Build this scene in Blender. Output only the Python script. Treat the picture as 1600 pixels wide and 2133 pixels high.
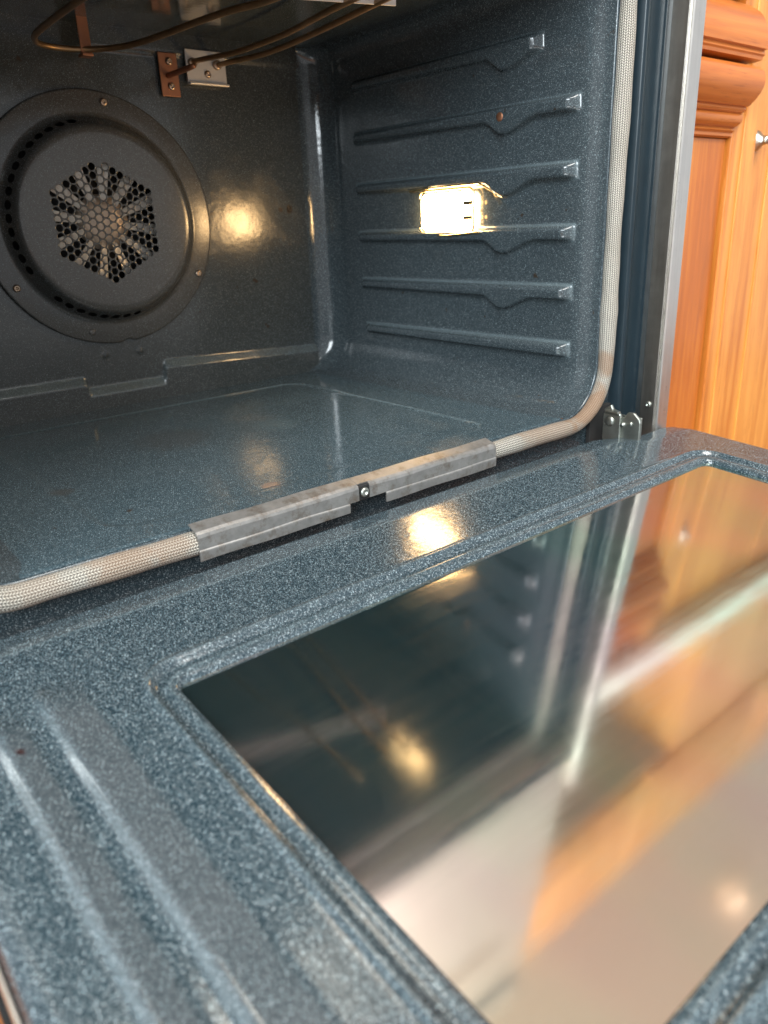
import bpy, bmesh, math, random
import numpy as np
from mathutils import Matrix, Vector

for o in list(bpy.data.objects):
    bpy.data.objects.remove(o)
S = bpy.context.scene
COL = S.collection
PI = math.pi
rad = math.radians
random.seed(7)

# ------------------------------------------------------------------ camera
def make_camera():
    yaw, pitch, roll = rad(38.97666), rad(20.9358), rad(-2.45846)
    cy, sy, cp, sp = math.cos(yaw), math.sin(yaw), math.cos(pitch), math.sin(pitch)
    f = Vector((sy*cp, cy*cp, -sp)); r = Vector((cy, -sy, 0)); u = r.cross(f)
    cr, sr = math.cos(roll), math.sin(roll)
    R, U = cr*r + sr*u, -sr*r + cr*u
    cam = bpy.data.cameras.new('camera')
    ob = bpy.data.objects.new('camera', cam); COL.objects.link(ob)
    m = Matrix((R, U, -f)).transposed().to_4x4(); m.translation = (0, -.48, .2)
    ob.matrix_world = m
    cam.sensor_fit = 'VERTICAL'; cam.sensor_height = 36; cam.lens = 1576.877/2133*36
    cam.clip_start = .01; cam.clip_end = 50
    cam.dof.use_dof = True; cam.dof.focus_distance = .66; cam.dof.aperture_fstop = 7.5
    S.camera = ob
make_camera()

# ------------------------------------------------------------------ light
W = bpy.data.worlds.new('World'); S.world = W; W.use_nodes = True
bg = W.node_tree.nodes['Background']
bg.inputs[0].default_value = (.94, .97, 1.0, 1); bg.inputs[1].default_value = .82

def area(name, loc, target, sx, sy, power, col):
    l = bpy.data.lights.new(name, 'AREA'); l.shape = 'RECTANGLE'; l.size = sx; l.size_y = sy
    l.energy = power; l.color = col
    o = bpy.data.objects.new(name, l); COL.objects.link(o); o.location = loc
    o.rotation_euler = (Vector(target)-Vector(loc)).to_track_quat('-Z', 'Y').to_euler()
    return o
area('window_light', (-1.7, -1.5, 1.25), (.5, .1, .3), 1.3, 1.4, 125, (.86, .95, 1.0))
area('ceiling_light', (.3, -1.25, 2.0), (.35, -.2, 0), 1.1, 1.1, 72, (1.0, .96, .90))

S.view_settings.view_transform = 'Standard'; S.view_settings.look = 'None'
S.view_settings.exposure = .15; S.view_settings.gamma = 1
S.render.engine = 'CYCLES'
S.cycles.use_denoising = True
S.cycles.max_bounces = 10; S.cycles.glossy_bounces = 6; S.cycles.diffuse_bounces = 4
S.cycles.sample_clamp_indirect = 6
S.cycles.blur_glossy = .3
S.cycles.use_adaptive_sampling = True; S.cycles.adaptive_threshold = .02

# ------------------------------------------------------------------ materials
class N:
    """tiny node-tree helper"""
    def __init__(s, name):
        s.m = bpy.data.materials.new(name); s.m.use_nodes = True
        s.t = s.m.node_tree; s.b = s.t.nodes['Principled BSDF']; s.out = s.t.nodes['Material Output']
    def n(s, typ, **kw):
        nd = s.t.nodes.new(typ)
        for k, v in kw.items(): setattr(nd, k, v)
        return nd
    def link(s, a, b): s.t.links.new(a, b)
    def set(s, sock, v):
        if hasattr(v, 'links'): s.link(v, sock)
        else: sock.default_value = v
    def math(s, op, a, b=None, c=None):
        nd = s.n('ShaderNodeMath', operation=op); s.set(nd.inputs[0], a)
        if b is not None: s.set(nd.inputs[1], b)
        if c is not None: s.set(nd.inputs[2], c)
        return nd.outputs[0]
    def mix(s, f, a, b, mode='MIX'):
        nd = s.n('ShaderNodeMix', data_type='RGBA', blend_type=mode)
        s.set(nd.inputs[0], f); s.set(nd.inputs[6], a); s.set(nd.inputs[7], b)
        return nd.outputs[2]
    def coord(s, scale=(1, 1, 1), kind='Object'):
        tc = s.n('ShaderNodeTexCoord'); mp = s.n('ShaderNodeMapping'); mp.inputs[3].default_value = scale
        s.link(tc.outputs[kind], mp.inputs[0]); return mp.outputs[0]
    def noise(s, vec, scale, detail=3, rough=.5, dist=0):
        nd = s.n('ShaderNodeTexNoise'); s.link(vec, nd.inputs['Vector']); nd.inputs['Scale'].default_value = scale
        nd.inputs['Detail'].default_value = detail; nd.inputs['Roughness'].default_value = rough
        nd.inputs['Distortion'].default_value = dist; return nd.outputs[0]
    def ramp(s, f, pts, interp='LINEAR'):
        nd = s.n('ShaderNodeValToRGB'); nd.color_ramp.interpolation = interp; s.set(nd.inputs[0], f)
        e = nd.color_ramp.elements
        while len(e) < len(pts): e.new(.5)
        for i, (p, c) in enumerate(pts):
            e[i].position = p
            e[i].color = (c, c, c, 1) if not hasattr(c, '__len__') else (*c, 1)
        return nd.outputs[0]
    def bump(s, h, strength, dist):
        nd = s.n('ShaderNodeBump'); s.link(h, nd.inputs['Height']); nd.inputs['Strength'].default_value = strength
        nd.inputs['Distance'].default_value = dist; s.link(nd.outputs[0], s.b.inputs['Normal']); return nd
    def p(s, **kw):
        for k, v in kw.items(): s.set(s.b.inputs[k.replace('_', ' ')], v)
        return s

def blob(n, vec, centre, radius, warp=.4, scale=120):
    """soft irregular spot of wear around a point on the thing itself"""
    w = n.n('ShaderNodeVectorMath', operation='DISTANCE'); n.link(vec, w.inputs[0]); w.inputs[1].default_value = centre
    nz = n.noise(vec, scale, 3)
    d = n.math('ADD', n.math('DIVIDE', w.outputs['Value'], radius), n.math('MULTIPLY', n.math('SUBTRACT', nz, .5), warp*2.5))
    return n.ramp(d, [(.55, 1.0), (1.0, 0.0)])

def enamel(name, rough=.2, fleck=1.0, dull=0.0, base=(.050, .058, .060), stains=(), cell=1250, bands=()):
    n = N(name); v = n.coord()
    def flecks(scale, power, off):
        vo = n.n('ShaderNodeTexVoronoi'); vo.inputs['Scale'].default_value = scale
        mp = n.n('ShaderNodeMapping'); mp.inputs[1].default_value = (off, off*.7, off*1.3); mp.inputs[2].default_value = (.61, .83, .37+off); n.link(v, mp.inputs[0])
        n.link(mp.outputs[0], vo.inputs['Vector'])
        sep = n.n('ShaderNodeSeparateColor'); n.link(vo.outputs['Color'], sep.inputs[0])
        core = n.ramp(n.math('MULTIPLY', vo.outputs['Distance'], 1.0), [(.1, 1.0), (.55, 0.0)])
        return n.math('MULTIPLY', n.math('POWER', sep.outputs[0], power), core), sep.outputs[1]
    f1, h1 = flecks(cell, 5.5, 0)
    f2, h2 = flecks(cell*.55, 9.0, .37)
    amt = n.math('MINIMUM', n.math('MULTIPLY', n.math('ADD', n.math('MULTIPLY', f1, .9), n.math('MULTIPLY', f2, .7)), fleck), 1.0)
    mott = n.noise(v, 7, 4, .7, 1.5)
    col0 = n.mix(mott, (base[0]*.92, base[1]*.92, base[2]*.92, 1), (base[0]*1.08, base[1]*1.08, base[2]*1.08, 1))
    fc = n.mix(h1, (.36, .50, .56, 1), (.58, .63, .65, 1))
    if bands:                       # grey reflection painted into the colour of the pressed ribs
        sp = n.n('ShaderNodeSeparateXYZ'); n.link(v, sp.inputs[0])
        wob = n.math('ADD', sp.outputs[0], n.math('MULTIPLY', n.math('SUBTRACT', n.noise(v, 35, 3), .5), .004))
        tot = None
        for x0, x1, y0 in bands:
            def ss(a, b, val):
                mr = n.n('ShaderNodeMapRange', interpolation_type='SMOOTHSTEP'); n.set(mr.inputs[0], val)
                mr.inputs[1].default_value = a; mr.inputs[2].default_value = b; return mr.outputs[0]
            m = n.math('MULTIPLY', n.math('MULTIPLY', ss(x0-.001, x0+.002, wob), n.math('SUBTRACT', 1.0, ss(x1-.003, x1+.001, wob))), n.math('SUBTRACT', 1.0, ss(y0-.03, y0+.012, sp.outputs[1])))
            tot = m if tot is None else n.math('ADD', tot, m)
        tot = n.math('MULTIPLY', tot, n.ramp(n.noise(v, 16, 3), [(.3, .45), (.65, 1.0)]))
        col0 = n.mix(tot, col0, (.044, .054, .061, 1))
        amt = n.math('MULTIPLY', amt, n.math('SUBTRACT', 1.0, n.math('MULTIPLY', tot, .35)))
    at = n.n('ShaderNodeAttribute'); at.attribute_name = 'edge'
    thin = n.math('MULTIPLY', at.outputs['Fac'], n.math('ADD', .35, n.math('MULTIPLY', f1, 1.3)))
    col0 = n.mix(thin, col0, (.20, .26, .28, 1))
    col = n.mix(amt, col0, fc)
    for c, r, tint, k in stains:
        col = n.mix(n.math('MULTIPLY', blob(n, v, c, r), k), col, (*tint, 1))
    wave = n.noise(v, 60, 2, .75)
    rg = n.math('ADD', n.math('MULTIPLY', mott, .06), rough-.03)
    if dull:                        # wiped-over dull patches and small baked-on specks
        rg = n.math('ADD', rg, n.math('MULTIPLY', n.ramp(n.noise(v, 11, 5, .7, .8), [(.50, 0.0), (.66, 1.0)]), dull))
        sp_ = n.ramp(n.noise(v, 85, 2, .5), [(.735, 0.0), (.765, .8)])
        col = n.mix(sp_, col, (.030, .018, .010, 1))
    n.p(Base_Color=col, Roughness=rg, IOR=1.52)
    n.bump(wave, .22, .0009)
    return n.m

def metal(name, col, rough=.35, scale=(1, 1, 1), streak=60, wear=.25, tarnish=None, metallic=1.0):
    n = N(name); v = n.coord(scale)
    s1 = n.noise(v, streak, 4, .6); s2 = n.noise(n.coord(), 55, 5, .65)
    f = n.math('ADD', n.math('MULTIPLY', s1, .6), n.math('MULTIPLY', s2, .4))
    c = n.mix(n.ramp(f, [(.3, 0.0), (.7, 1.0)]), tuple(x*(1-wear) for x in col)+(1,), tuple(min(1, x*(1+wear*.5)) for x in col)+(1,))
    if tarnish:
        c = n.mix(n.ramp(n.noise(n.coord(), 70, 6, .75), [(.50, 0.0), (.70, .8)]), c, (*tarnish, 1))
    n.p(Base_Color=c, Metallic=metallic, Roughness=n.math('ADD', n.math('MULTIPLY', f, .25), rough-.12))
    n.bump(s1, .15, .0004)
    return n.m

def wood(name, axis='z', light=(.66, .27, .06), dark=(.43, .135, .022), seed=0):
    n = N(name)
    sc = {'z': (1, 1, .045), 'x': (.045, 1, 1), 'y': (1, .045, 1)}[axis]
    tc = n.n('ShaderNodeTexCoord'); mp = n.n('ShaderNodeMapping'); mp.inputs[3].default_value = sc
    mp.inputs[1].default_value = (seed*1.7, seed*.9, seed*.31)
    n.link(tc.outputs['Object'], mp.inputs[0]); v = mp.outputs[0]
    g1 = n.noise(v, 26, 5, .6, 1.2); g2 = n.noise(v, 190, 3, .6); g3 = n.noise(n.coord(), 4, 2)
    f = n.math('ADD', n.math('MULTIPLY', g1, .62), n.math('ADD', n.math('MULTIPLY', g2, .22), n.math('MULTIPLY', g3, .2)))
    pore = n.ramp(n.noise(v, 520, 2, .6), [(.60, 0.0), (.72, .55)])
    c = n.ramp(f, [(.38, tuple(x*.8 for x in dark)), (.46, dark), (.54, tuple((a+b)/2 for a, b in zip(light, dark))), (.64, light)])
    c = n.mix(pore, c, (dark[0]*.6, dark[1]*.55, dark[2]*.5, 1))
    n.p(Base_Color=c, Roughness=n.math('ADD', n.math('MULTIPLY', g2, .2), .28), IOR=1.5)
    n.b.inputs['Coat Weight'].default_value = .1; n.b.inputs['Coat Roughness'].default_value = .15
    n.bump(f, .2, .0008)
    return n.m

def plain(name, col, rough=.5, metallic=0.0, vary=.15, scale=40):
    n = N(name); v = n.coord()
    c = n.mix(n.noise(v, scale, 4, .6), tuple(x*(1-vary) for x in col)+(1,), tuple(min(1, x*(1+vary)) for x in col)+(1,))
    n.p(Base_Color=c, Roughness=rough, Metallic=metallic)
    return n.m

def gasket_material():
    n = N('woven_gasket'); uv = n.n('ShaderNodeUVMap'); sep = n.n('ShaderNodeSeparateXYZ'); n.link(uv.outputs[0], sep.inputs[0])
    U = n.math('DIVIDE', sep.outputs[0], .0021)            # along the tube, metres
    V = n.math('MULTIPLY', sep.outputs[1], 24.0)           # columns of stitches around the tube
    colid = n.math('FLOOR', V)
    par = n.math('SUBTRACT', n.math('MULTIPLY', n.math('MODULO', colid, 2.0), 2.0), 1.0)
    fv = n.math('SUBTRACT', n.math('FRACT', V), .5)
    fu = n.math('SUBTRACT', n.math('FRACT', n.math('ADD', U, n.math('MULTIPLY', n.math('MULTIPLY', fv, par), .9))), .5)
    hv = n.math('SUBTRACT', 1.0, n.math('POWER', n.math('MULTIPLY', n.math('ABSOLUTE', fv), 2.0), 2.2))
    hu = n.math('SUBTRACT', 1.0, n.math('POWER', n.math('MULTIPLY', n.math('ABSOLUTE', fu), 2.0), 2.0))
    h = n.math('MULTIPLY', n.math('MAXIMUM', hv, 0.0), n.math('MAXIMUM', hu, 0.0))
    v = n.coord()
    soil = n.noise(v, 30, 4, .6)
    c = n.mix(n.ramp(h, [(.05, 0.0), (.7, 1.0)]), (.028, .025, .020, 1), n.mix(soil, (.34, .315, .265, 1), (.50, .475, .42, 1)))
    for cc, r, k in (((.662, -.01, .010), .034, 1.0), ((.690, -.01, .050), .016, .8), ((.600, -.01, -.008), .050, .55), ((.155, -.012, -.006), .028, .6), ((.19, -.012, -.004), .02, .5), ((.10, -.012, -.006), .02, .3)):
        c = n.mix(n.math('MULTIPLY', blob(n, v, cc, r, .5, 90), k), c, n.mix(.6, c, (.20, .085, .022, 1), 'MIX'))
    n.p(Base_Color=c, Roughness=.75)
    n.bump(h, 1.0, .0007)
    return n.m

def glass_material():
    n = N('door_glass'); v = n.coord()
    smear = n.math('ADD', n.math('MULTIPLY', n.noise(n.coord((.06, 1, 1)), 160, 3, .6), .55), n.math('MULTIPLY', n.noise(v, 14, 4, .65), .45))
    lint = n.noise(v, 900, 2, .7)
    c = n.mix(n.ramp(lint, [(.70, 0.0), (.78, 1.0)]), (.010, .024, .027, 1), (.20, .22, .21, 1))
    n.p(Base_Color=c, Roughness=n.ramp(smear, [(.35, .055), (.65, .12)]), IOR=9.0)
    # interference coating: faint pink and green patches in the mirror colour
    tint = n.ramp(n.noise(n.coord((1, .6, 1)), 9, 2), [(.34, (1, .87, .90)), (.50, (1, .97, .92)), (.66, (.88, 1, .88))])
    n.set(n.b.inputs['Specular Tint'], tint)
    n.bump(n.math('ADD', n.noise(v, 18, 2), n.math('MULTIPLY', smear, .12)), .12, .0006)
    return n.m

def emit(name, col, strength):
    n = N(name); n.p(Base_Color=(.9, .85, .7, 1), Roughness=.3)
    n.b.inputs['Emission Color'].default_value = (*col, 1); n.b.inputs['Emission Strength'].default_value = strength
    return n.m

M = {}
M['enamel'] = enamel('speckled_enamel', .12, dull=.08, fleck=.75, base=(.029, .038, .043), cell=1900)
M['enamel_floor'] = enamel('speckled_enamel_floor', .11, dull=.16, fleck=1.0, base=(.028, .046, .056), cell=1900, stains=[((.305, .045, 0), .011, (.20, .12, .085), .5), ((.315, .25, 0), .05, (.04, .034, .028), .35),
    ((.42, .22, 0), .03, (.07, .10, .11), .45), ((.17, .16, 0), .012, (.05, .033, .018), .4)])
M['enamel_back'] = enamel('speckled_enamel_back', .17, dull=.10, fleck=.5, base=(.029, .033, .033), cell=1700, stains=[((.612, .452, .222), .007, (.02, .012, .006), .9), ((.598, .452, .221), .004, (.03, .016, .008), .8)])
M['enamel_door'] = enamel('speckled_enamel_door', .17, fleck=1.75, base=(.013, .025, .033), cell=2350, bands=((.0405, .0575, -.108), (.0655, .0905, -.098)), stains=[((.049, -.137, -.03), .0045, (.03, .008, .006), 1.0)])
M['enamel_frame'] = enamel('speckled_enamel_frame', .2, fleck=.8, base=(.014, .024, .030), cell=1850)
M['enamel_fan'] = enamel('speckled_enamel_fan', .24, fleck=.5, base=(.047, .046, .043), cell=1700)
M['frame_blue'] = plain('dark_blue_enamel', (.009, .017, .023), .28, vary=.25, scale=60)
M['frame_blue'].node_tree.nodes['Principled BSDF'].inputs['Specular IOR Level'].default_value = .28
M['steel'] = metal('brushed_steel', (.62, .60, .57), .30, (1, 1, .03), 220, .12)
M['steel_dark'] = metal('dull_steel', (.34, .32, .29), .38, (1, 1, .05), 120, .25)
M['steel_front'] = metal('steel_front', (.84, .77, .66), .36, (.03, 1, 1), 200, .10)
M['clip'] = metal('scorched_clip_steel', (.27, .265, .255), .44, (1, 1, 1), 160, .25, (.11, .075, .045), metallic=.7)
M['zinc'] = metal('zinc_plate', (.36, .375, .34), .34, (1, 1, 1), 60, .3, metallic=.95)
M['plate'] = metal('light_steel_plate', (.58, .55, .51), .45, (1, 1, 1), 50, .12, metallic=.6)
M['copper'] = metal('heat_tinted_copper', (.30, .135, .075), .45, (1, 1, 1), 70, .3, metallic=.75)
M['element'] = metal('element_sheath', (.30, .19, .10), .40, (1, 1, 1), 60, .3, metallic=.85)
M['screw'] = metal('screw_steel', (.42, .32, .24), .35, (1, 1, 1), 90, .3)
M['blade'] = metal('fan_aluminium', (.80, .76, .70), .45, (1, 1, 1), 70, .25, (.35, .2, .1), metallic=.35)
M['hub'] = metal('fan_hub_steel', (.60, .48, .38), .42, (1, 1, 1), 60, .3, metallic=.5)
M['black'] = plain('matte_black', (.006, .006, .006), .8)  # black parts; also shade of chamber, recess and slots put into colour
M['gasket'] = gasket_material()
M['glass'] = glass_material()
M['lamp'] = emit('lit_lamp_lens', (1.0, .62, .27), 52)
M['lamp_metal'] = metal('lamp_frame_steel', (.75, .62, .38), .28, (1, 1, 1), 60, .15)
M['wood_v'] = wood('honey_pine_upright', 'z', (.68, .30, .062), (.48, .155, .022), 1)
M['wood_v2'] = wood('honey_pine_panel', 'z', (.58, .205, .030), (.42, .115, .014), 5)
M['wood_h'] = wood('honey_pine_rail', 'x', (.54, .175, .030), (.38, .10, .013), 3)
M['wood_veiled'] = wood('veiled_pine', 'z', (.72, .39, .15), (.54, .25, .075), 11)  # paler copy of the pine: the reflection's milky veil put into its colour
M['wood_floor'] = wood('floor_boards', 'y', (.40, .15, .04), (.25, .08, .02), 8)
M['pewter'] = metal('pewter', (.55, .52, .46), .3, (1, 1, 1), 50, .2)
M['knob_wood'] = plain('brown_knob', (.16, .085, .045), .3)
M['stone'] = plain('pale_stone', (.74, .76, .68), .25, vary=.1)
M['wall'] = plain('warm_grey_wall', (.46, .45, .41), .8, vary=.05, scale=6)
M['grey_board'] = plain('grey_brown_board', (.34, .30, .25), .6, vary=.1)
M['ceiling'] = plain('cream_ceiling', (.92, .82, .70), .9, vary=.03, scale=3)
M['ceiling_lamp'] = emit('warm_ceiling_lamp', (1.0, .50, .30), 1.0)

# ------------------------------------------------------------------ mesh helpers
def link(o, parent=None):
    COL.objects.link(o)
    if parent is not None:
        o.parent = parent
        o.matrix_parent_inverse = Matrix.Translation(-parent.get('_abs', Vector((0, 0, 0))) if False else -ABS.get(parent.name, Vector((0, 0, 0))))
    return o
ABS = {}
def thing(name, label, cat, loc=(0, 0, 0)):
    o = bpy.data.objects.new(name, None); COL.objects.link(o); o.location = loc; o.empty_display_size = .05
    ABS[o.name] = Vector(loc); o['label'] = label; o['category'] = cat
    return o
def obj(name, me, mat, parent=None, label=None):
    o = bpy.data.objects.new(name, me)
    if mat is not None and len(me.materials) == 0: me.materials.append(mat)
    link(o, parent)
    if label: o['label'] = label
    return o
def pydata(name, verts, faces, mat, parent=None, smooth=True, uv=None, label=None):
    me = bpy.data.meshes.new(name)
    me.from_pydata([tuple(map(float, v)) for v in verts], [], [tuple(map(int, f)) for f in faces])
    if smooth: me.polygons.foreach_set('use_smooth', [True]*len(me.polygons))
    if uv is not None:
        l = me.uv_layers.new(name='UVMap')
        idx = np.zeros(len(me.loops), dtype=np.int32); me.loops.foreach_get('vertex_index', idx)
        l.data.foreach_set('uv', np.asarray(uv, dtype=np.float32)[idx].ravel())
    me.update()
    return obj(name, me, mat, parent, label)
def grid_faces(nu, nv, flip=False):
    i, j = np.meshgrid(np.arange(nu-1), np.arange(nv-1), indexing='ij')
    a = (i*nv+j).ravel(); f = np.stack([a, a+nv, a+nv+1, a+1], 1)
    return f[:, ::-1] if flip else f
def grid(name, P, mat, parent, flip=False, mask=None, label=None, edge=None):
    nu, nv = P.shape[:2]; f = grid_faces(nu, nv, flip)
    V = P.reshape(-1, 3); E = None if edge is None else edge.reshape(-1)
    if mask is not None:
        f = f[mask.ravel()]
        used = np.unique(f); mp = -np.ones(len(V), int); mp[used] = np.arange(len(used)); V = V[used]; f = mp[f]
        if E is not None: E = E[used]
    o = pydata(name, V, f, mat, parent, True, label=label)
    if E is not None:               # where the enamel thins over a pressed edge it is paler
        o.data.attributes.new('edge', 'FLOAT', 'POINT').data.foreach_set('value', np.ascontiguousarray(E, dtype=np.float32))
    return o
def box_bm(x0, x1, y0, y1, z0, z1, bev=.001, seg=2):
    bm = bmesh.new(); bmesh.ops.create_cube(bm, size=1)
    for v in bm.verts:
        v.co = Vector(((x0+x1)/2+v.co.x*(x1-x0), (y0+y1)/2+v.co.y*(y1-y0), (z0+z1)/2+v.co.z*(z1-z0)))
    if bev: bmesh.ops.bevel(bm, geom=list(bm.edges), offset=bev, segments=seg, profile=.5, affect='EDGES')
    return bm
def bm_obj(name, bm, mat, parent=None, smooth=False, label=None):
    bmesh.ops.recalc_face_normals(bm, faces=bm.faces)
    me = bpy.data.meshes.new(name); bm.to_mesh(me); bm.free()
    if smooth: me.polygons.foreach_set('use_smooth', [True]*len(me.polygons))
    return obj(name, me, mat, parent, label)
def box(name, x0, x1, y0, y1, z0, z1, mat, parent=None, bev=.001, label=None):
    return bm_obj(name, box_bm(x0, x1, y0, y1, z0, z1, bev), mat, parent, label=label)
def frames(pts):
    pts = [Vector(p) for p in pts]; T = []
    for i in range(len(pts)):
        a = pts[max(i-1, 0)]; b = pts[min(i+1, len(pts)-1)]; T.append((b-a).normalized())
    up = Vector((0, 0, 1)) if abs(T[0].z) < .9 else Vector((1, 0, 0))
    nrm = (up-T[0]*up.dot(T[0])).normalized(); out = []
    for t in T:
        nrm = (nrm-t*nrm.dot(t)).normalized(); out.append((nrm.copy(), t.cross(nrm)))
    return pts, out
def catmull(pts, k=6):
    P = [Vector(p) for p in pts]; P = [P[0]*2-P[1]]+P+[P[-1]*2-P[-2]]; out = []
    for i in range(1, len(P)-2):
        for s in range(k):
            t = s/k; a, b, c, d = P[i-1:i+3]
            out.append(.5*((2*b)+(c-a)*t+(2*a-5*b+4*c-d)*t*t+(3*b-a-3*c+d)*t**3))
    out.append(P[-2]); return out
def tube(name, pts, r, mat, parent=None, seg=12, cap=True, closed=False):
    pts, fr = frames(pts); V = []; F = []; n = len(pts); L = 0; UV = []
    rr = r if hasattr(r, '__len__') else [r]*n
    for i in range(n):
        if i: L += (pts[i]-pts[i-1]).length
        for k in range(seg+1):
            a = 2*PI*k/seg; V.append(pts[i]+(fr[i][0]*math.cos(a)+fr[i][1]*math.sin(a))*rr[i]); UV.append((L, k/seg))
    s = seg+1
    for i in range(n-1):
        for k in range(seg): F.append((i*s+k, i*s+k+1, (i+1)*s+k+1, (i+1)*s+k))
    if cap: F.append(tuple(range(seg-1, -1, -1))); F.append(tuple((n-1)*s+k for k in range(seg)))
    return pydata(name, V, F, mat, parent, True, uv=UV)
def lathe_me(name, prof, axis, seg=24):
    """prof: (r, h) pairs, axis a unit vector: a body turned about the origin"""
    ax = Vector(axis).normalized(); a = ax.orthogonal().normalized(); b = ax.cross(a); V = []; F = []
    for r, h in prof:
        for k in range(seg): t = 2*PI*k/seg; V.append(ax*h+(a*math.cos(t)+b*math.sin(t))*r)
    for i in range(len(prof)-1):
        for k in range(seg): F.append((i*seg+k, i*seg+(k+1) % seg, (i+1)*seg+(k+1) % seg, (i+1)*seg+k))
    F.append(tuple(range(seg))[::-1]); F.append(tuple((len(prof)-1)*seg+k for k in range(seg)))
    me = bpy.data.meshes.new(name); me.from_pydata([tuple(v) for v in V], [], F)
    bm = bmesh.new(); bm.from_mesh(me); bmesh.ops.recalc_face_normals(bm, faces=bm.faces); bm.to_mesh(me); bm.free()
    me.polygons.foreach_set('use_smooth', [True]*len(me.polygons)); return me
def placed(name, me, loc, mat, parent, label=None):
    o = obj(name, me, mat, parent, label); o.location = loc; return o
def screw_mesh(r, axis, mat):
    me = lathe_me('screw', [(r, 0), (r, r*.25), (r*.85, r*.5), (r*.55, r*.62), (r*.42, r*.60), (r*.36, r*.2)], axis, 14)
    me.materials.append(mat); return me
def smooth(a, b, x):
    t = np.clip((x-a)/(b-a), 0, 1); return t*t*(3-2*t)
def sd_rrect(x, y, x0, x1, y0, y1, r):
    qx = np.abs(x-(x0+x1)/2)-(x1-x0)/2+r; qy = np.abs(y-(y0+y1)/2)-(y1-y0)/2+r
    return np.hypot(np.maximum(qx, 0), np.maximum(qy, 0))+np.minimum(np.maximum(qx, qy), 0)-r
def sd_poly(px, py, poly):
    d = np.full(px.shape, 1e9); s = np.ones(px.shape); n = len(poly)
    for i in range(n):
        (ax, ay), (bx, by) = poly[i], poly[i-1]
        ex, ey = bx-ax, by-ay; wx, wy = px-ax, py-ay
        t = np.clip((wx*ex+wy*ey)/(ex*ex+ey*ey), 0, 1)
        d = np.minimum(d, (wx-ex*t)**2+(wy-ey*t)**2)
        c1 = py >= ay; c2 = py < by; c3 = ex*wy > ey*wx
        s = np.where((c1 & c2 & c3) | (~c1 & ~c2 & ~c3), -s, s)
    return s*np.sqrt(d)

# ------------------------------------------------------------------ the room seen around and in the door glass
def struct(o, label=None):
    o['kind'] = 'structure'; return o
struct(box('floor', -2, 3.2, -2.2, .62, -.40, -.36, M['wood_floor'], None, 0))
struct(box('wall', -.6, 3.2, .66, .74, -.36, 2.05, M['wall'], None, 0))
struct(box('ceiling', -.6, 3.2, -.6, .66, 2.05, 2.12, M['ceiling'], None, 0))

# ------------------------------------------------------------------ oven
XC = .365; D = .452; ZT = .413; RB = .05; RT = .02
oven = thing('wall_oven', 'built-in wall oven with dark blue speckled enamel cavity and lowered glass door', 'oven', (XC, 0, -.10))

def halfw(y):
    y = np.asarray(y, float)
    w = .322-.008*smooth(0, .03, y)-.005*np.clip(y/.41, 0, 1)
    r = .036; t = np.clip((y-(D-r))/r, 0, 1)
    return w-r*(1-np.sqrt(np.maximum(1-t*t, 0)))
def ys_fine(step):
    a = np.arange(.002, D-.036, step); t = np.sin(np.linspace(0, PI/2, 22))
    return np.concatenate([[0.0008], a, D-.036+.036*t])

# cavity floor with its shallow pressed panel
ys = ys_fine(.0022); us = np.linspace(-1, 1, 240)
U, Y = np.meshgrid(us, ys, indexing='ij')
X = XC+U*(halfw(Y)-RB+.0005)
sd = sd_rrect(X, Y, .165, .565, .037, .398, .03)
Z = -.0014*smooth(-.0035, .0, -sd)+.0012*np.exp(-(sd/.0022)**2)
Z = Z-.0025*smooth(.006, 0, Y)
grid('cavity_floor', np.stack([X, Y, Z], -1), M['enamel_floor'], oven, edge=.8*np.exp(-((sd-.0004)/.0011)**2)*smooth(.10, .35, X)+.5*smooth(.004, .0015, Y))

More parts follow.
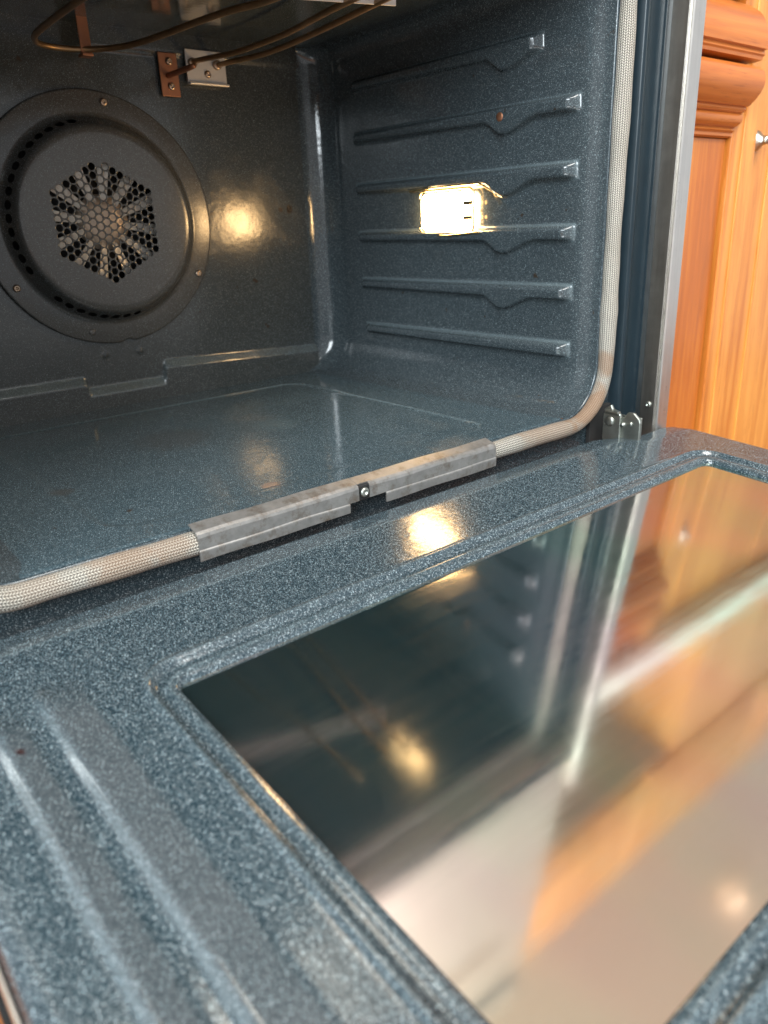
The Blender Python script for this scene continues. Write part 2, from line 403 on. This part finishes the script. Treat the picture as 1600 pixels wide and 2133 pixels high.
# right wall: floor fillet, wall with six pressed rack rails, ceiling fillet
RAIL = [(.3690, .076, .380, True), (.3095, .029, .381, True), (.2495, .029, .380, True), (.1905, .029, .379, True), (.1310, .029, .378, True), (.0715, .029, .372, False)]
def wall_patch():
    ysl = ys_fine(.0016)
    fa = np.linspace(0, PI/2, 18); z1 = np.arange(RB+.0016, ZT-RT, .0016); fb = np.linspace(0, PI/2, 12)
    sx = np.concatenate([-(RB-RB*np.sin(fa)), np.zeros(len(z1)), -(RT-RT*np.cos(fb))])
    sz = np.concatenate([RB-RB*np.cos(fa), z1, ZT-RT+RT*np.sin(fb)])
    i, Yg = np.meshgrid(np.arange(len(sx)), ysl, indexing='ij')
    Zg = sz[i]; H = np.zeros(Yg.shape); EG = np.zeros(Yg.shape); own = -np.ones(Yg.shape, int)
    for k, (zt, yf, yr, dip) in enumerate(RAIL):
        zb = zt-.0165
        poly = [(yr, zt-.0015), (yf, zt), (yf, zb)]
        if dip:
            for yy in np.linspace(max(yf+.003, .076), .150, 18):
                poly.append((yy, zb-.0132*float(smooth(.074, .119, yy))*float(smooth(.149, .124, yy))))
        poly += [(yr, zb+.0025)]
        d = sd_poly(Yg, Zg, poly)
        # the pressed lip: full depth along the rail, a shallower ramp in the dip under it
        wd = .0034+.0018*smooth(zb+.002, zt-.003, Zg)
        lean = np.clip((zt-.003-Zg)/(zt-zb-.003), 0, 1)
        h = .0125*smooth(.0008, -wd, d)*(1-.12*lean)*(.35+.65*smooth(yf-.001, yf+.011, Yg))*(.3+.7*smooth(yr+.001, yr-.014, Yg))
        topz = smooth(zt-.0095, zt-.004, Zg); front = smooth(yf+.012, yf+.004, Yg)
        EG = np.maximum(EG, np.maximum(topz, .5*front)*np.exp(-((d+.0004)/.0016)**2)*(.75 if k > 1 else .3))
        if dip:
            below = smooth(zb+.001, zb-.015, Zg); h = h*(1-.15*below)
            wedge = smooth(.0015, -.006, sd_poly(Yg, Zg, [(.076, zb+.002), (.120, zb-.0235), (.129, zb-.0215), (.150, zb+.002)]))
            h = np.maximum(h, .0016*wedge)
        H = np.maximum(H, h); own[d < .0042] = k
    Xg = XC+halfw(Yg)+sx[i]-H
    P = np.stack([Xg, Yg, Zg], -1)
    fo = own[:-1, :-1]
    wall = grid('cavity_side_wall', P, M['enamel'], oven, True, fo < 0, edge=EG)
    for k in range(6): grid('rack_rail', P, M['enamel'], wall, True, fo == k, edge=EG)
    return wall, P, own
right_wall, PW, OWN = wall_patch()
# left wall: the mirror of it at half the grid
PL = PW[::2, ::2].copy(); PL[..., 0] = 2*XC-PL[..., 0]
fl = OWN[::2, ::2][:-1, :-1]
left_wall = grid('cavity_side_wall', PL, M['enamel'], oven, False, fl < 0)
for k in range(6): grid('rack_rail', PL, M['enamel'], left_wall, False, fl == k)
U, Y = np.meshgrid(np.linspace(-1, 1, 12), ys_fine(.03), indexing='ij')
grid('cavity_ceiling', np.stack([XC+U*(halfw(Y)-RT), Y, np.full(U.shape, ZT)], -1), M['enamel'], oven, True)

# back wall with the pressed ledge and its tab
xs = np.linspace(XC-.2735, XC+.2735, 300); zs = np.concatenate([np.arange(-.001, .1, .0013), np.arange(.1, ZT+.002, .0022)])
X, Z = np.meshgrid(xs, zs, indexing='ij')
zl = np.where(X < .35, .0355, .0425-.010*np.clip((X-.40)/.24, 0, 1))
tab = smooth(.299, .3035, X)*smooth(.4035, .399, X)
zl = zl*(1-tab)+.0215*tab
tl = np.clip((zl+.0055-Z)/.0105, 0, 1); H = .0060*tl
EB = np.where((tl > .02) & (tl < .98), .75, 0)*(1-.5*np.clip((X-.40)/.1, 0, 1))
H += .003*smooth(.388, .394, Z)*smooth(.35, .37, X)*smooth(.66, .64, X)
for cx, cz in ((.3299, .0630), (.3737, .0625)): H += .0016*np.exp(-((X-cx)**2+(Z-cz)**2)/.0028**2)
back = grid('cavity_back_wall', np.stack([X, D-H, Z], -1), M['enamel_back'], oven, edge=EB)

# front frame: rolled lip of the opening, flat sheet, stepped side rail
def outline(off, top=ZT, y=0.0, n=14):
    w = .322+off; zb = -off; zt = top+off; rb = RB+off; rt = RT+off; pts = []
    for cx, cz, r, a0 in ((XC+w-rb, zb+rb, rb, -PI/2), (XC+w-rt, zt-rt, rt, 0), (XC-w+rt, zt-rt, rt, PI/2), (XC-w+rb, zb+rb, rb, PI)):
        for k in range(n+1):
            a = a0+PI/2*k/n; pts.append((cx+r*math.cos(a), y, cz+r*math.sin(a)))
    pts.append(pts[0]); return pts
rings = [outline(o, y=y) for o, y in ((0, .0012), (.0002, .0002), (.0010, -.0008), (.0022, -.0012), (.0036, -.0008), (.0044, .0004), (.0052, .0022), (.018, .0024), (.10, .0026))]
grid('front_frame', np.array(rings), M['enamel_frame'], oven, True)
prof = [(.7165, .0022), (.7180, -.0010), (.7192, -.0080), (.7202, -.0094), (.7222, -.0102), (.7250, -.0100), (.7262, -.0092), (.7275, -.0090), (.7490, -.0090), (.7505, -.0100), (.7525, -.0112), (.7552, -.0104), (.7562, -.0085), (.7562, .004)]
zz = [-.15, .0, .25, .5]
grid('frame_side_rail', np.array([[(x, y, z) for z in zz] for x, y in prof]), M['frame_blue'], oven)

grid('frame_side_rail', np.array([[(2*XC-x, y, z) for z in zz] for x, y in prof]), M['frame_blue'], oven, True)

# steel side trim
trim = pydata('side_trim', [(x, y, z) for x, y in [(.7535, -.004), (.7500, -.0200), (.7490, -.0385), (.7478, -.0398), (.7492, -.0410), (.7680, -.0410), (.7692, -.0398), (.7692, .05)] for z in (-.085, .52)],
              [(2*i, 2*i+1, 2*i+3, 2*i+2) for i in range(7)], M['steel'], oven, False)
pydata('side_trim', [(2*XC-x, y, z) for x, y in [(.7535, -.004), (.7500, -.0200), (.7490, -.0385), (.7478, -.0398), (.7492, -.0410), (.7680, -.0410), (.7692, -.0398), (.7692, .05)] for z in (-.085, .52)],
       [(2*i, 2*i+2, 2*i+3, 2*i+1) for i in range(7)], M['steel'], oven, False)
box('trim_inner_strip', .7462, .7494, -.0372, -.0195, -.080, .52, M['steel_dark'], trim, .0005)
sc_x = screw_mesh(.0036, (-1, 0, 0), M['zinc'])
placed('screw', sc_x, (.7462, -.0300, .0005), None, trim)

# woven gasket around the opening
gp = outline(.0088, y=-.0052, n=22)
def resample(pts, step):
    P = np.array(pts); seg = np.linalg.norm(np.diff(P, axis=0), axis=1); keep = np.r_[True, seg > 1e-6]; P = P[keep]
    s = np.r_[0, np.cumsum(np.linalg.norm(np.diff(P, axis=0), axis=1))]; t = np.arange(0, s[-1], step)
    return np.stack([np.interp(t, s, P[:, k]) for k in range(3)], 1)
gp = gp[34:-1]+gp[:35]
gp = resample(gp, .004)
gr = [.0084+.00035*math.sin(i*.13)+.00025*math.sin(i*.37+1)+(.0010*math.exp(-((p[2]-.105)/.012)**2) if p[0] > .68 else 0) for i, p in enumerate(gp)]
gr = [r-.0022*(1 if .216 < p[0] < .508 and p[2] < .1 else 0) for r, p in zip(gr, gp)]
gp = [(p[0]+.0005*math.sin(i*.09), p[1], p[2]+.0004*math.sin(i*.11+2)) for i, p in enumerate(gp)]
tube('door_gasket', gp, gr, M['gasket'], oven, 28, False)

# two pressed steel clips that hold the gasket ends
def clip(x0, x1, notch_left, notch_right):
    """channel: top lip, front face and flared lower lip, with a cut corner by the middle screw"""
    V = []; F = []; xs = sorted(set([x0, x1]+list(np.linspace(x0, x1, 30))))
    prof = [(-.0005, .0034), (-.0010, .0037), (-.0112, .0006), (-.0132, -.0008), (-.0138, -.0028), (-.0137, -.0122), (-.0143, -.0131), (-.0144, -.0140), (-.0141, -.0205)]
    for x in xs:
        for (y, z) in prof: V.append((x, y+.0003*math.sin(x*90), z+.0003*math.sin(x*61+z*300)))
    n = len(prof)
    for i in range(len(xs)-1):
        for k in range(n-1):
            xm = (xs[i]+xs[i+1])/2
            if notch_right and k >= 5 and xm > x1-.0085: continue
            if notch_left and ((k >= 2 and xm < x0+.0125) or (k >= 5 and xm < x0+.0270)): continue
            F.append((i*n+k, i*n+k+1, (i+1)*n+k+1, (i+1)*n+k))
    o = pydata('gasket_clip', V, F, M['clip'], oven, False)
    m = o.modifiers.new('t', 'SOLIDIFY'); m.thickness = .0011; m.offset = 0
    return o
c1 = clip(.2075, .3515, False, True)
c2 = clip(.3518, .5160, True, False)
placed('screw', screw_mesh(.0044, (0, -1, 0), M['zinc']), (.3583, -.0122, -.0068), None, c2)
box('screw_boss', .3520, .3650, -.0122, .0010, -.0140, -.0002, M['black'], c2, .0012)  # coloured black to paint the shade of the recess around the screw

# convection fan: impeller behind a perforated cover, a black disc painting the chamber's shade
FX, FZ = .351, .2125
fan = placed('fan_cover', lathe_me('chamber_shade_disc', [(.113, 0), (.113, .0015)], (0, -1, 0), 48), (FX, D-.0005, FZ), M['black'], oven)
fan.name = 'fan_chamber_shade_disc'
def fan_cover():
    bm = bmesh.new(); p = .00885; hr = .0037; yf = .4235; cells = []
    def ring(cx, cz, r, angs): return [bm.verts.new((cx+r(a)*math.cos(a), yf, cz+r(a)*math.sin(a))) for a in angs]
    angs = [rad(30*k) for k in range(12)]
    hexr = lambda a: p/math.sqrt(3) if round(math.degrees(a)) % 60 == 0 else p/2
    for i in range(-7, 8):
        for j in range(-7, 8):
            if abs(i+j) > 7 or (i == 0 and j == 7): continue
            cx = FX-.004+i*p*math.cos(rad(30)); cz = FZ+(j+i*.5)*p
            o = ring(cx, cz, hexr, angs); h = ring(cx, cz, lambda a: hr, angs)
            h2 = [bm.verts.new((v.co.x, yf+.0011, v.co.z)) for v in h]
            for k in range(12):
                bm.faces.new((o[k], o[(k+1) % 12], h[(k+1) % 12], h[k])); bm.faces.new((h[k], h[(k+1) % 12], h2[(k+1) % 12], h2[k]))
    bmesh.ops.remove_doubles(bm, verts=bm.verts, dist=1e-5)
    n = 144; prof = [(.0905, yf), (.0950, yf+.0004), (.0980, yf+.0014), (.1000, yf+.0034), (.1010, yf+.0050)]
    rings = [[bm.verts.new((FX+r*math.cos(2*PI*k/n), y, FZ+r*math.sin(2*PI*k/n))) for k in range(n)] for r, y in prof]
    inner = [e for e in bm.edges if len(e.link_faces) == 1 and all(abs(v.co.y-yf) < 1e-6 for v in e.verts)]
    circ = [bm.edges.new((rings[0][k], rings[0][(k+1) % n])) for k in range(n)]
    bmesh.ops.triangle_fill(bm, use_beauty=True, use_dissolve=False, edges=inner+circ)
    def bridge(a, b):
        for k in range(n): bm.faces.new((a[k], a[(k+1) % n], b[(k+1) % n], b[k]))
    for a, b in zip(rings[:-1], rings[1:]): bridge(a, b)
    # sloped side wall pierced by 48 air slots: every slot is a cell of three facets
    r0, y0, r1, y1 = .1010, yf+.0050, .1085, .4425
    P = lambda ang, t: (FX+(r0+(r1-r0)*t)*math.cos(ang), y0+(y1-y0)*t, FZ+(r0+(r1-r0)*t)*math.sin(ang))
    top = rings[-1]; bot = [bm.verts.new(P(2*PI*k/n, 1)) for k in range(n)]
    for c in range(48):
        a0 = 2*PI*3*c/n; da = 2*PI/n; k0 = 3*c
        bd = [top[k0], top[k0+1], top[k0+2], top[(k0+3) % n], bot[(k0+3) % n], bot[k0+2], bot[k0+1], bot[k0]]
        deg = math.degrees(a0+1.5*da) % 360
        if 95 < deg < 288 and not 208 < deg < 226:
            hv = [bm.verts.new(P(a0+1.5*da+1.12*da*math.cos(t), .5+.30*math.sin(t))) for t in [rad(x) for x in (205, 247, 293, 335, 25, 67, 113, 155)]]
            for k in range(8): bm.faces.new((bd[k], bd[(k+1) % 8], hv[(k+1) % 8], hv[k]))
        else:
            for k in range(3): bm.faces.new((bd[k], bd[k+1], bd[6-k], bd[7-k]))
    pr2 = [(.1100, .4445), (.1125, .4458), (.1150, .4460), (.1345, .4462), (.1362, .4466), (.1370, .4480), (.1370, .4515)]
    prev = bot
    for r, y in pr2:
        cur = []
        for k in range(n):
            a = 2*PI*k/n; rr = r
            if r > .13 and abs(math.degrees(a)-273.5) < 2: rr -= .0028
            cur.append(bm.verts.new((FX+rr*math.cos(a), y, FZ+rr*math.sin(a))))
        bridge(prev, cur); prev = cur
    o = bm_obj('fan_cover', bm, M['enamel_fan'], oven, True)
    return o
cover = fan_cover()
sc_b = screw_mesh(.0042, (0, -1, 0), M['screw'])
for sx_, sz_ in ((.3728, .3370), (.4625, .1487), (.2430, .1480)): placed('screw', sc_b, (sx_, .4462, sz_), None, cover)
placed('rivet_dimple', lathe_me('dimple', [(.0040, 0), (.0036, .0005), (.0020, .0007)], (0, -1, 0), 16), (.3170, .4462, .0920), M['enamel_fan'], cover)
imp = placed('fan_impeller', lathe_me('impeller', [(.030, 0), (.030, .002), (.018, .0055), (.006, .0065)], (0, -1, 0), 28), (FX-.003, .4415, FZ), M['hub'], oven)
bm = bmesh.new()
for a, b in (((.020, -.0025), (.020, .0025)), ((.075, .0075), (.075, -.0065))): pass
vs = [bm.verts.new(c) for c in ((.022, -.0030, -.0035), (.078, -.0030, -.0085), (.078, .0020, .0060), (.022, .0000, .0030))]
bm.faces.new(vs); blade_me = bpy.data.meshes.new('blade'); bm.to_mesh(blade_me); bm.free(); blade_me.materials.append(M['blade'])
for k in range(12):
    b = obj('blade', blade_me, None, imp); b.matrix_parent_inverse = Matrix(); b.rotation_euler = (0, rad(30*k+8), 0); b.location = (0, -.003, 0)
    m = b.modifiers.new('t', 'SOLIDIFY'); m.thickness = .0008

# broil element, its strap, mounting plate and the copper sensor bracket
ZE = .383
A = [(.284, .02), (.286, .14), (.286, .248), (.287, .320), (.290, .378), (.297, .407), (.308, .4225), (.327, .4300), (.353, .4265), (.3765, .4045), (.3895, .373), (.397, .322), (.402, .272), (.410, .2155), (.422, .169), (.430, .05)]
elem = tube('broil_element', catmull([(x, y, ZE) for x, y in A]), .0030, M['element'], oven)
B = [(.478, .05), (.486, .155), (.497, .232), (.5015, .2675), (.5025, .319), (.5005, .3687), (.4945, .400), (.4885, .430), (.4865, .449)]
Cc = [(.503, .05), (.5138, .1432), (.5245, .218), (.534, .3075), (.5355, .360), (.5300, .392), (.5230, .420), (.5190, .449)]
tube('element_lead', catmull([(x, y, ZE+.002*max(0, (y-.36)/.08)) for x, y in B]), .0029, M['element'], elem)
tube('element_lead', catmull([(x, y, ZE+.001) for x, y in Cc]), .0029, M['element'], elem)
bm = box_bm(.3490, .3605, .4245, .4262, .3775, .4230, .0004)
strap = bm_obj('element_strap', bm, M['copper'], elem)
bm = box_bm(.3488, .3607, .4215, .4350, .3765, .3795, .0008); bm_obj('strap_hook', bm, M['copper'], elem)
bm = box_bm(.3470, .3720, .4080, .4262, .4205, .4225, .0006); bm_obj('strap_foot', bm, M['copper'], elem)
plate = box('element_plate', .4795, .5316, .4455, .4488, .3620, .3985, M['plate'], oven, .0008)
bm = box_bm(.4795, .5316, .4400, .4456, .3612, .3640, .0008); bm_obj('plate_lip', bm, M['plate'], plate)
placed('screw', sc_b, (.5060, .4455, .3736), None, plate)
for x in (.4868, .5190): placed('bushing', lathe_me('bushing', [(.0052, 0), (.0052, .004), (.0036, .0042)], (0, -1, 0), 16), (x, .4455, ZE+.001), M['screw'], plate)
sensor = box('sensor_bracket', .4455, .4685, .4465, .4488, .3475, .3925, M['copper'], oven, .0006)
for x, z in ((.4580, .3835), (.4577, .3578)): placed('screw', sc_b, (x, .4465, z), None, sensor)
tube('sensor_probe', [(.4555, .4465, .3690), (.4565, .430, .3692), (.4585, .400, .3700), (.4592, .388, .3703)], [.0031, .0031, .0031, .0026], M['copper'], sensor)
# steel reflector bar of the grill
bm = box_bm(0, .26, -.0008, .0008, 0, .040, .0004)
for v in bm.verts: v.co = Vector((.531-v.co.x, .128+v.co.x*.30+v.co.y, .3828+v.co.z))
bar = bm_obj('grill_bar', bm, M['plate'], oven)
for x in (.025, .045, .062):
    bm = box_bm(x, x+.004, -.0012, .0002, .003, .008, 0)
    for v in bm.verts: v.co = Vector((.531-v.co.x, .128+v.co.x*.30+v.co.y, .3828+v.co.z))
    bm_obj('slot_shade', bm, M['black'], bar)

# lamp on the right wall
LX = .6745
def rrect_prism(u0, u1, v0, v1, r, n=5):
    pts = []
    for cu, cv, a0 in ((u1-r, v1-r, 0), (u0+r, v1-r, PI/2), (u0+r, v0+r, PI), (u1-r, v0+r, 3*PI/2)):
        for k in range(n+1): a = a0+PI/2*k/n; pts.append((cu+r*math.cos(a), cv+r*math.sin(a)))
    return pts
pts = rrect_prism(.1665, .2485, .1880, .2290, .008)
rings = [[(x, (y-.2075)*s+.2075, (z-.2085)*s+.2085) for y, z in pts+pts[:1]] for x, s in ((LX+.006, 1), (LX-.0055, 1), (LX-.0085, .95), (LX-.0098, .82), (LX-.0103, .3))]
V = [p for r in rings for p in r]; n = len(rings[0])
F = [(i*n+k, i*n+k+1, (i+1)*n+k+1, (i+1)*n+k) for i in range(len(rings)-1) for k in range(n-1)]+[tuple((len(rings)-1)*n+k for k in range(n-1))]
lamp = pydata('oven_lamp', V, F, M['lamp'], oven, True)
def rod(name, pts, r=.0011): return tube(name, pts, r, M['lamp_metal'], lamp, 8)
rod('lamp_frame', [(LX-.006, y, z) for y, z in rrect_prism(.1620, .2520, .1845, .2325, .008)+[(.1620, .2085)]][::1], .0014)
rod('retaining_wire', [(LX-.004, .272, .2335), (LX-.011, .22, .2352), (LX-.011, .150, .2362), (LX-.006, .1320, .2262), (LX-.004, .1290, .2215)])
rod('retaining_wire', [(LX-.004, .272, .1835), (LX-.011, .20, .1822), (LX-.011, .150, .1850), (LX-.005, .1420, .1865)])
for z in (.2165, .2010): bm_obj('lamp_tab', box_bm(LX-.0122, LX-.0095, .1600, .1735, z-.0022, z+.0022, .0008), M['lamp_metal'], lamp)
placed('rail_plug', lathe_me('plug', [(.0048, 0), (.0046, .0008), (.003, .0013)], (-1, 0, 0), 18), (.6665, .1225, .2985), M['copper'], right_wall)

# door hinge arm
hx = .690
hp = [(-.012, -.040), (-.012, .0030), (-.020, .0085), (-.0225, .0040), (-.0300, .0020), (-.0330, -.0035), (-.0370, -.0025), (-.0410, .0035), (-.0480, .0035), (-.0545, -.0020), (-.0560, -.0060), (-.0560, -.040)]
bm = bmesh.new(); a = [bm.verts.new((hx, y, z)) for y, z in hp]; fc = bm.faces.new(a)
ex = bmesh.ops.extrude_face_region(bm, geom=[fc])
for v in ex['geom']:
    if isinstance(v, bmesh.types.BMVert): v.co.x += .0035
hinge = bm_obj('door_hinge', bm, M['zinc'], oven)
hinge.modifiers.new('b', 'BEVEL').width = .0007
rv = lathe_me('rivet', [(.0055, 0), (.0055, .0008), (.0035, .0018), (.001, .002)], (-1, 0, 0), 18); rv.materials.append(M['zinc'])
rs = lathe_me('rivet_small', [(.0028, 0), (.0026, .0012), (.001, .0018)], (-1, 0, 0), 14); rs.materials.append(M['zinc'])
placed('rivet', rv, (hx-.003, -.0215, -.0085), None, hinge); placed('rivet', rs, (hx, -.0365, -.0105), None, hinge); placed('rivet', rs, (hx, -.0450, -.0085), None, hinge)
box('hinge_slot_shade', hx-.012, hx+.024, -.0035, .0015, -.045, .004, M['black'], hinge, .0006)
bm_obj('hinge_plate', box_bm(hx+.012, hx+.0145, -.0500, -.004, -.040, -.0035, .0010), M['zinc'], hinge)
tube('hinge_pin', [(hx-.003, -.0365, -.0105), (hx+.016, -.0365, -.0105)], .0022, M['zinc'], hinge, 10)
bm_obj('hinge_arm', box_bm(hx-.0030, hx-.0004, -.0345, -.0130, -.030, -.0012, .0008), M['zinc'], hinge)
bm_obj('hinge_catch', box_bm(hx-.004, hx+.001, -.032, -.015, .0005, .0030, .0006), M['zinc'], hinge)

# ---- door, let down 4.5 degrees past level
TA = math.tan(rad(4.5)); DZ = -.0195
door = bpy.data.objects.new('oven_door', None); link(door, oven); ABS[door.name] = Vector((0, 0, 0)); door.matrix_parent_inverse = Matrix.Translation(-ABS['wall_oven'])
WX0, WX1, WY0, WY1 = .1335, .7000, -.3975, -.1275
xs = np.unique(np.concatenate([np.arange(.013, .135, .0011), np.arange(.135, .690, .0024), np.arange(.690, .7775, .0012), [.7775]]))
vv = np.concatenate([np.linspace(0, .36, 130), np.linspace(.363, .66, 110), np.linspace(.662, .80, 70), np.linspace(.81, 1, 12)])
Xd, Vd = np.meshgrid(xs, vv, indexing='ij')
ybk = -.0165-.0215*smooth(.655, .715, Xd)-.022*(1-np.sqrt(np.maximum(1-np.clip((Xd-.752)/.0256, 0, 1)**2, 0)))-.012*(1-np.sqrt(np.maximum(1-np.clip((.04-Xd)/.0272, 0, 1)**2, 0)))
Yd = ybk+(-.53-ybk)*Vd
back_d = ybk-Yd
h = -.0030*smooth(.031, .002, back_d)-.0045*smooth(.0065, 0, back_d)
edge = np.minimum(np.minimum(Xd-.013, .7775-Xd), Yd+.53)
h += -.008*(1-np.sqrt(np.maximum(1-(1-np.clip(edge/.010, 0, 1))**2, 0)))
def rib(x0, x1, y0, hgt):
    end = smooth(y0+.012, y0-.016, Yd)
    t = np.clip((Xd-x0)/(x1-x0), 0, 1)
    up = smooth(x0-.0015, x0+.0055, Xd)*(1-.0*t)*np.clip((x1+.002-Xd)/(x1-x0-.004), 0, 1)
    return hgt*end*up
h += rib(.0405, .0575, -.105, .0032)+rib(.0655, .0905, -.095, .0038)
ED = .45*(np.exp(-((Xd-.0425)/.0017)**2)*smooth(-.10, -.14, Yd)+np.exp(-((Xd-.0675)/.0017)**2)*smooth(-.09, -.13, Yd))
sd = sd_rrect(Xd, Yd, WX0, WX1, WY0, WY1, .007)
h += .0020*np.exp(-((sd-.0175)/.0026)**2)-.0026*smooth(.0165, .0125, sd)+.0014*np.exp(-((sd-.0065)/.0028)**2)-.016*smooth(.0022, -.0022, sd)
ED = ED+.22*np.exp(-((sd-.0178)/.0014)**2)+.30*np.exp(-((sd-.0062)/.0016)**2)+.35*np.exp(-((back_d-.030)/.0012)**2)
Zd = DZ+Yd*TA+h
PD = np.stack([Xd, Yd, Zd], -1)
own = -np.ones(Xd.shape, int)
for k, (x0, x1, y0) in enumerate(((.0405, .0575, -.108), (.0655, .0905, -.098))): own[sd_rrect(Xd, Yd, x0, x1, -.50, y0, .006) < 0] = k
fo = own[:-1, :-1]
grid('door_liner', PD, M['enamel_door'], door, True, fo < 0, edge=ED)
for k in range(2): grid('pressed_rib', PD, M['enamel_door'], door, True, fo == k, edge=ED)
gpts = rrect_prism(WX0-.0035, WX1+.0035, WY0-.0035, WY1+.0035, .008)
GZ = DZ-.0062
bm = bmesh.new(); t = [bm.verts.new((x, y, GZ+y*TA)) for x, y in gpts]; f0 = bm.faces.new(t)
ex = bmesh.ops.extrude_face_region(bm, geom=[f0])
for v in ex['geom']:
    if isinstance(v, bmesh.types.BMVert): v.co.z -= .004
bm_obj('window_glass', bm, M['glass'], door)
def slab(name, x0, x1, y0, y1, d0, d1, mat):
    bm = box_bm(x0, x1, y0, y1, -1, 1, 0)
    for v in bm.verts: v.co.z = DZ+v.co.y*TA-(d0 if v.co.z > 0 else d1)
    bmesh.ops.bevel(bm, geom=list(bm.edges), offset=.0012, segments=2, affect='EDGES')
    return bm_obj(name, bm, mat, door)
slab('door_edge_seal', .0120, .7785, -.531, -.064, .0105, .0150, M['black'])
slab('door_body', .0105, .7800, -.534, -.062, .0165, .0400, M['steel'])
slab('outer_glass', .0080, .7825, -.545, -.060, .0415, .0460, M['black'])

# steel front of the oven above the opening: only its reflection shows in the door glass
fr = box('control_fascia', -.020, .7472, -.034, .004, .440, 1.060, M['steel_front'], oven, .003)
box('fascia_band', -.018, .7450, -.0362, -.033, .442, .470, M['black'], fr, .001)
tube('upper_handle', [(.06, -.07, .86), (.37, -.072, .86), (.67, -.07, .86)], .009, M['steel'], fr, 14)

# ------------------------------------------------------------------ pine cabinet on the right
cab = thing('base_cabinet', 'honey pine kitchen cabinet with rounded mouldings standing right of the steel trim', 'cabinet', (1.2, .3, -.36))
CY = .08
box('filler_panel', .800, 1.0625, CY+.001, .62, -.30, .2845, M['wood_v2'], cab, .001)
box('toe_board', .800, 2.2, .14, .62, -.36, -.30, M['wood_h'], cab, .001)
def moulding(name, prof, x0, x1):
    n = len(prof); V = [(x, y, z) for x in (x0, x1) for z, y in prof]
    F = [(k, k+1, n+k+1, n+k) for k in range(n-1)]+[tuple(range(n))[::-1], tuple(n+k for k in range(n))]
    bm = bmesh.new(); vs = [bm.verts.new(v) for v in V]
    for f in F: bm.faces.new([vs[i] for i in f])
    return bm_obj(name, bm, M['wood_h'], cab)
def arc(pts, k=5): return [(p.x, p.y) for p in catmull([(a, b, 0) for a, b in pts], k)]
up = [(.442, .16), (.4340, .079)]+arc([(.4335, .070), (.4230, .055), (.4080, .0445), (.3930, .0395), (.3810, .0400)])+[(.3800, .0445), (.3755, .0430), (.3735, .0450), (.3700, .0460), (.3685, .056), (.3685, .16)]
lo = [(.3635, .16), (.3635, .050)]+arc([(.3620, .046), (.3560, .0405), (.3450, .0385), (.3350, .0420), (.3260, .0490), (.3200, .0560)])+[(.3195, .0600), (.3165, .0592), (.3135, .0618)]+arc([(.3125, .0650), (.3080, .0620), (.3020, .0640), (.2985, .0690)])+[(.2970, .0735), (.2935, .0715), (.2910, .0755), (.2870, .0745), (.2850, .079), (.2850, .16)]
moulding('moulding', up, .800, 1.0645); moulding('moulding', lo, .800, 1.0645)
box('drawer_front', .800, 1.0600, CY-.004, .16, .4425, .488, M['wood_v2'], cab, .003)
kb = lathe_me('knob', [(.006, 0), (.006, .010), (.0135, .016), (.0150, .022), (.010, .028), (.002, .029)], (0, -1, 0), 22)
dk = placed('drawer_knob', kb, (1.018, CY-.004, .462), M['knob_wood'], cab)
# door: stile with a bead, recessed panel, knob
dr = box('cabinet_door_stile', 1.0660, 1.1320, CY-.006, .11, -.29, .488, M['wood_v'], cab, .002)
box('stile_bead', 1.0920, 1.1000, CY-.0085, CY-.005, -.285, .486, M['wood_v'], dr, .0020)
box('stile_bead', 1.1330, 1.1390, CY-.003, .10, -.285, .486, M['wood_v'], dr, .0020)
pn = box('cabinet_door_panel', 1.1395, 1.50, CY+.006, .11, -.29, .488, M['wood_v'], cab, .002)
box('stile_bead', 1.2000, 1.2050, CY+.0035, CY+.007, -.285, .486, M['wood_v'], pn, .0015)
kn = placed('door_knob', lathe_me('knob_base', [(.0135, 0), (.0140, .004), (.0120, .008), (.0070, .012), (.0055, .018), (.0055, .021)], (0, -1, 0), 24), (1.148, CY+.006, .2845), M['pewter'], cab)
placed('knob_head', lathe_me('knob_head', [(.006, 0), (.013, .004), (.0175, .011), (.0165, .018), (.010, .023), (.002, .0245)], (0, -1, 0), 24), (1.148, CY-.014, .2845), M['knob_wood'], kn)
box('cabinet_side', 1.505, 2.2, CY+.004, .11, -.29, .488, M['wood_v'], cab, .002)
box('countertop', .800, 2.2, CY-.030, .64, .492, .552, M['stone'], cab, .006)

up_c = thing('upper_cabinet', 'honey pine wall cabinet mirrored as an orange band in the door glass', 'cabinet', (1.5, .38, .553))
box('carcass', .80, 2.6, .115, .655, 1.04, 1.39, M['wood_veiled'], up_c, .003)
for k in range(3):
    d_ = box('door_panel', .815+.58*k, 1.375+.58*k, .100, .114, 1.05, 1.38, M['wood_veiled'], up_c, .004)
    box('door_field', .875+.58*k, 1.315+.58*k, .092, .101, 1.10, 1.33, M['wood_veiled'], d_, .005)
box('tall_end', 1.50, 2.6, .115, .655, .553, 1.038, M['wood_veiled'], up_c, .003)
box('underside_board', .805, 1.49, .118, .650, 1.0340, 1.0388, M['grey_board'], up_c, .001)
cl = thing('ceiling_lamp', 'small warm ceiling lamp glowing as a spot in the door glass', 'lamp', (2.15, .0, 2.05))
placed('lamp_shade', lathe_me('shade', [(.03, 0), (.045, .02), (.04, .04), (.012, .05)], (0, 0, -1), 24), (2.15, 0, 2.05), M['ceiling_lamp'], cl)
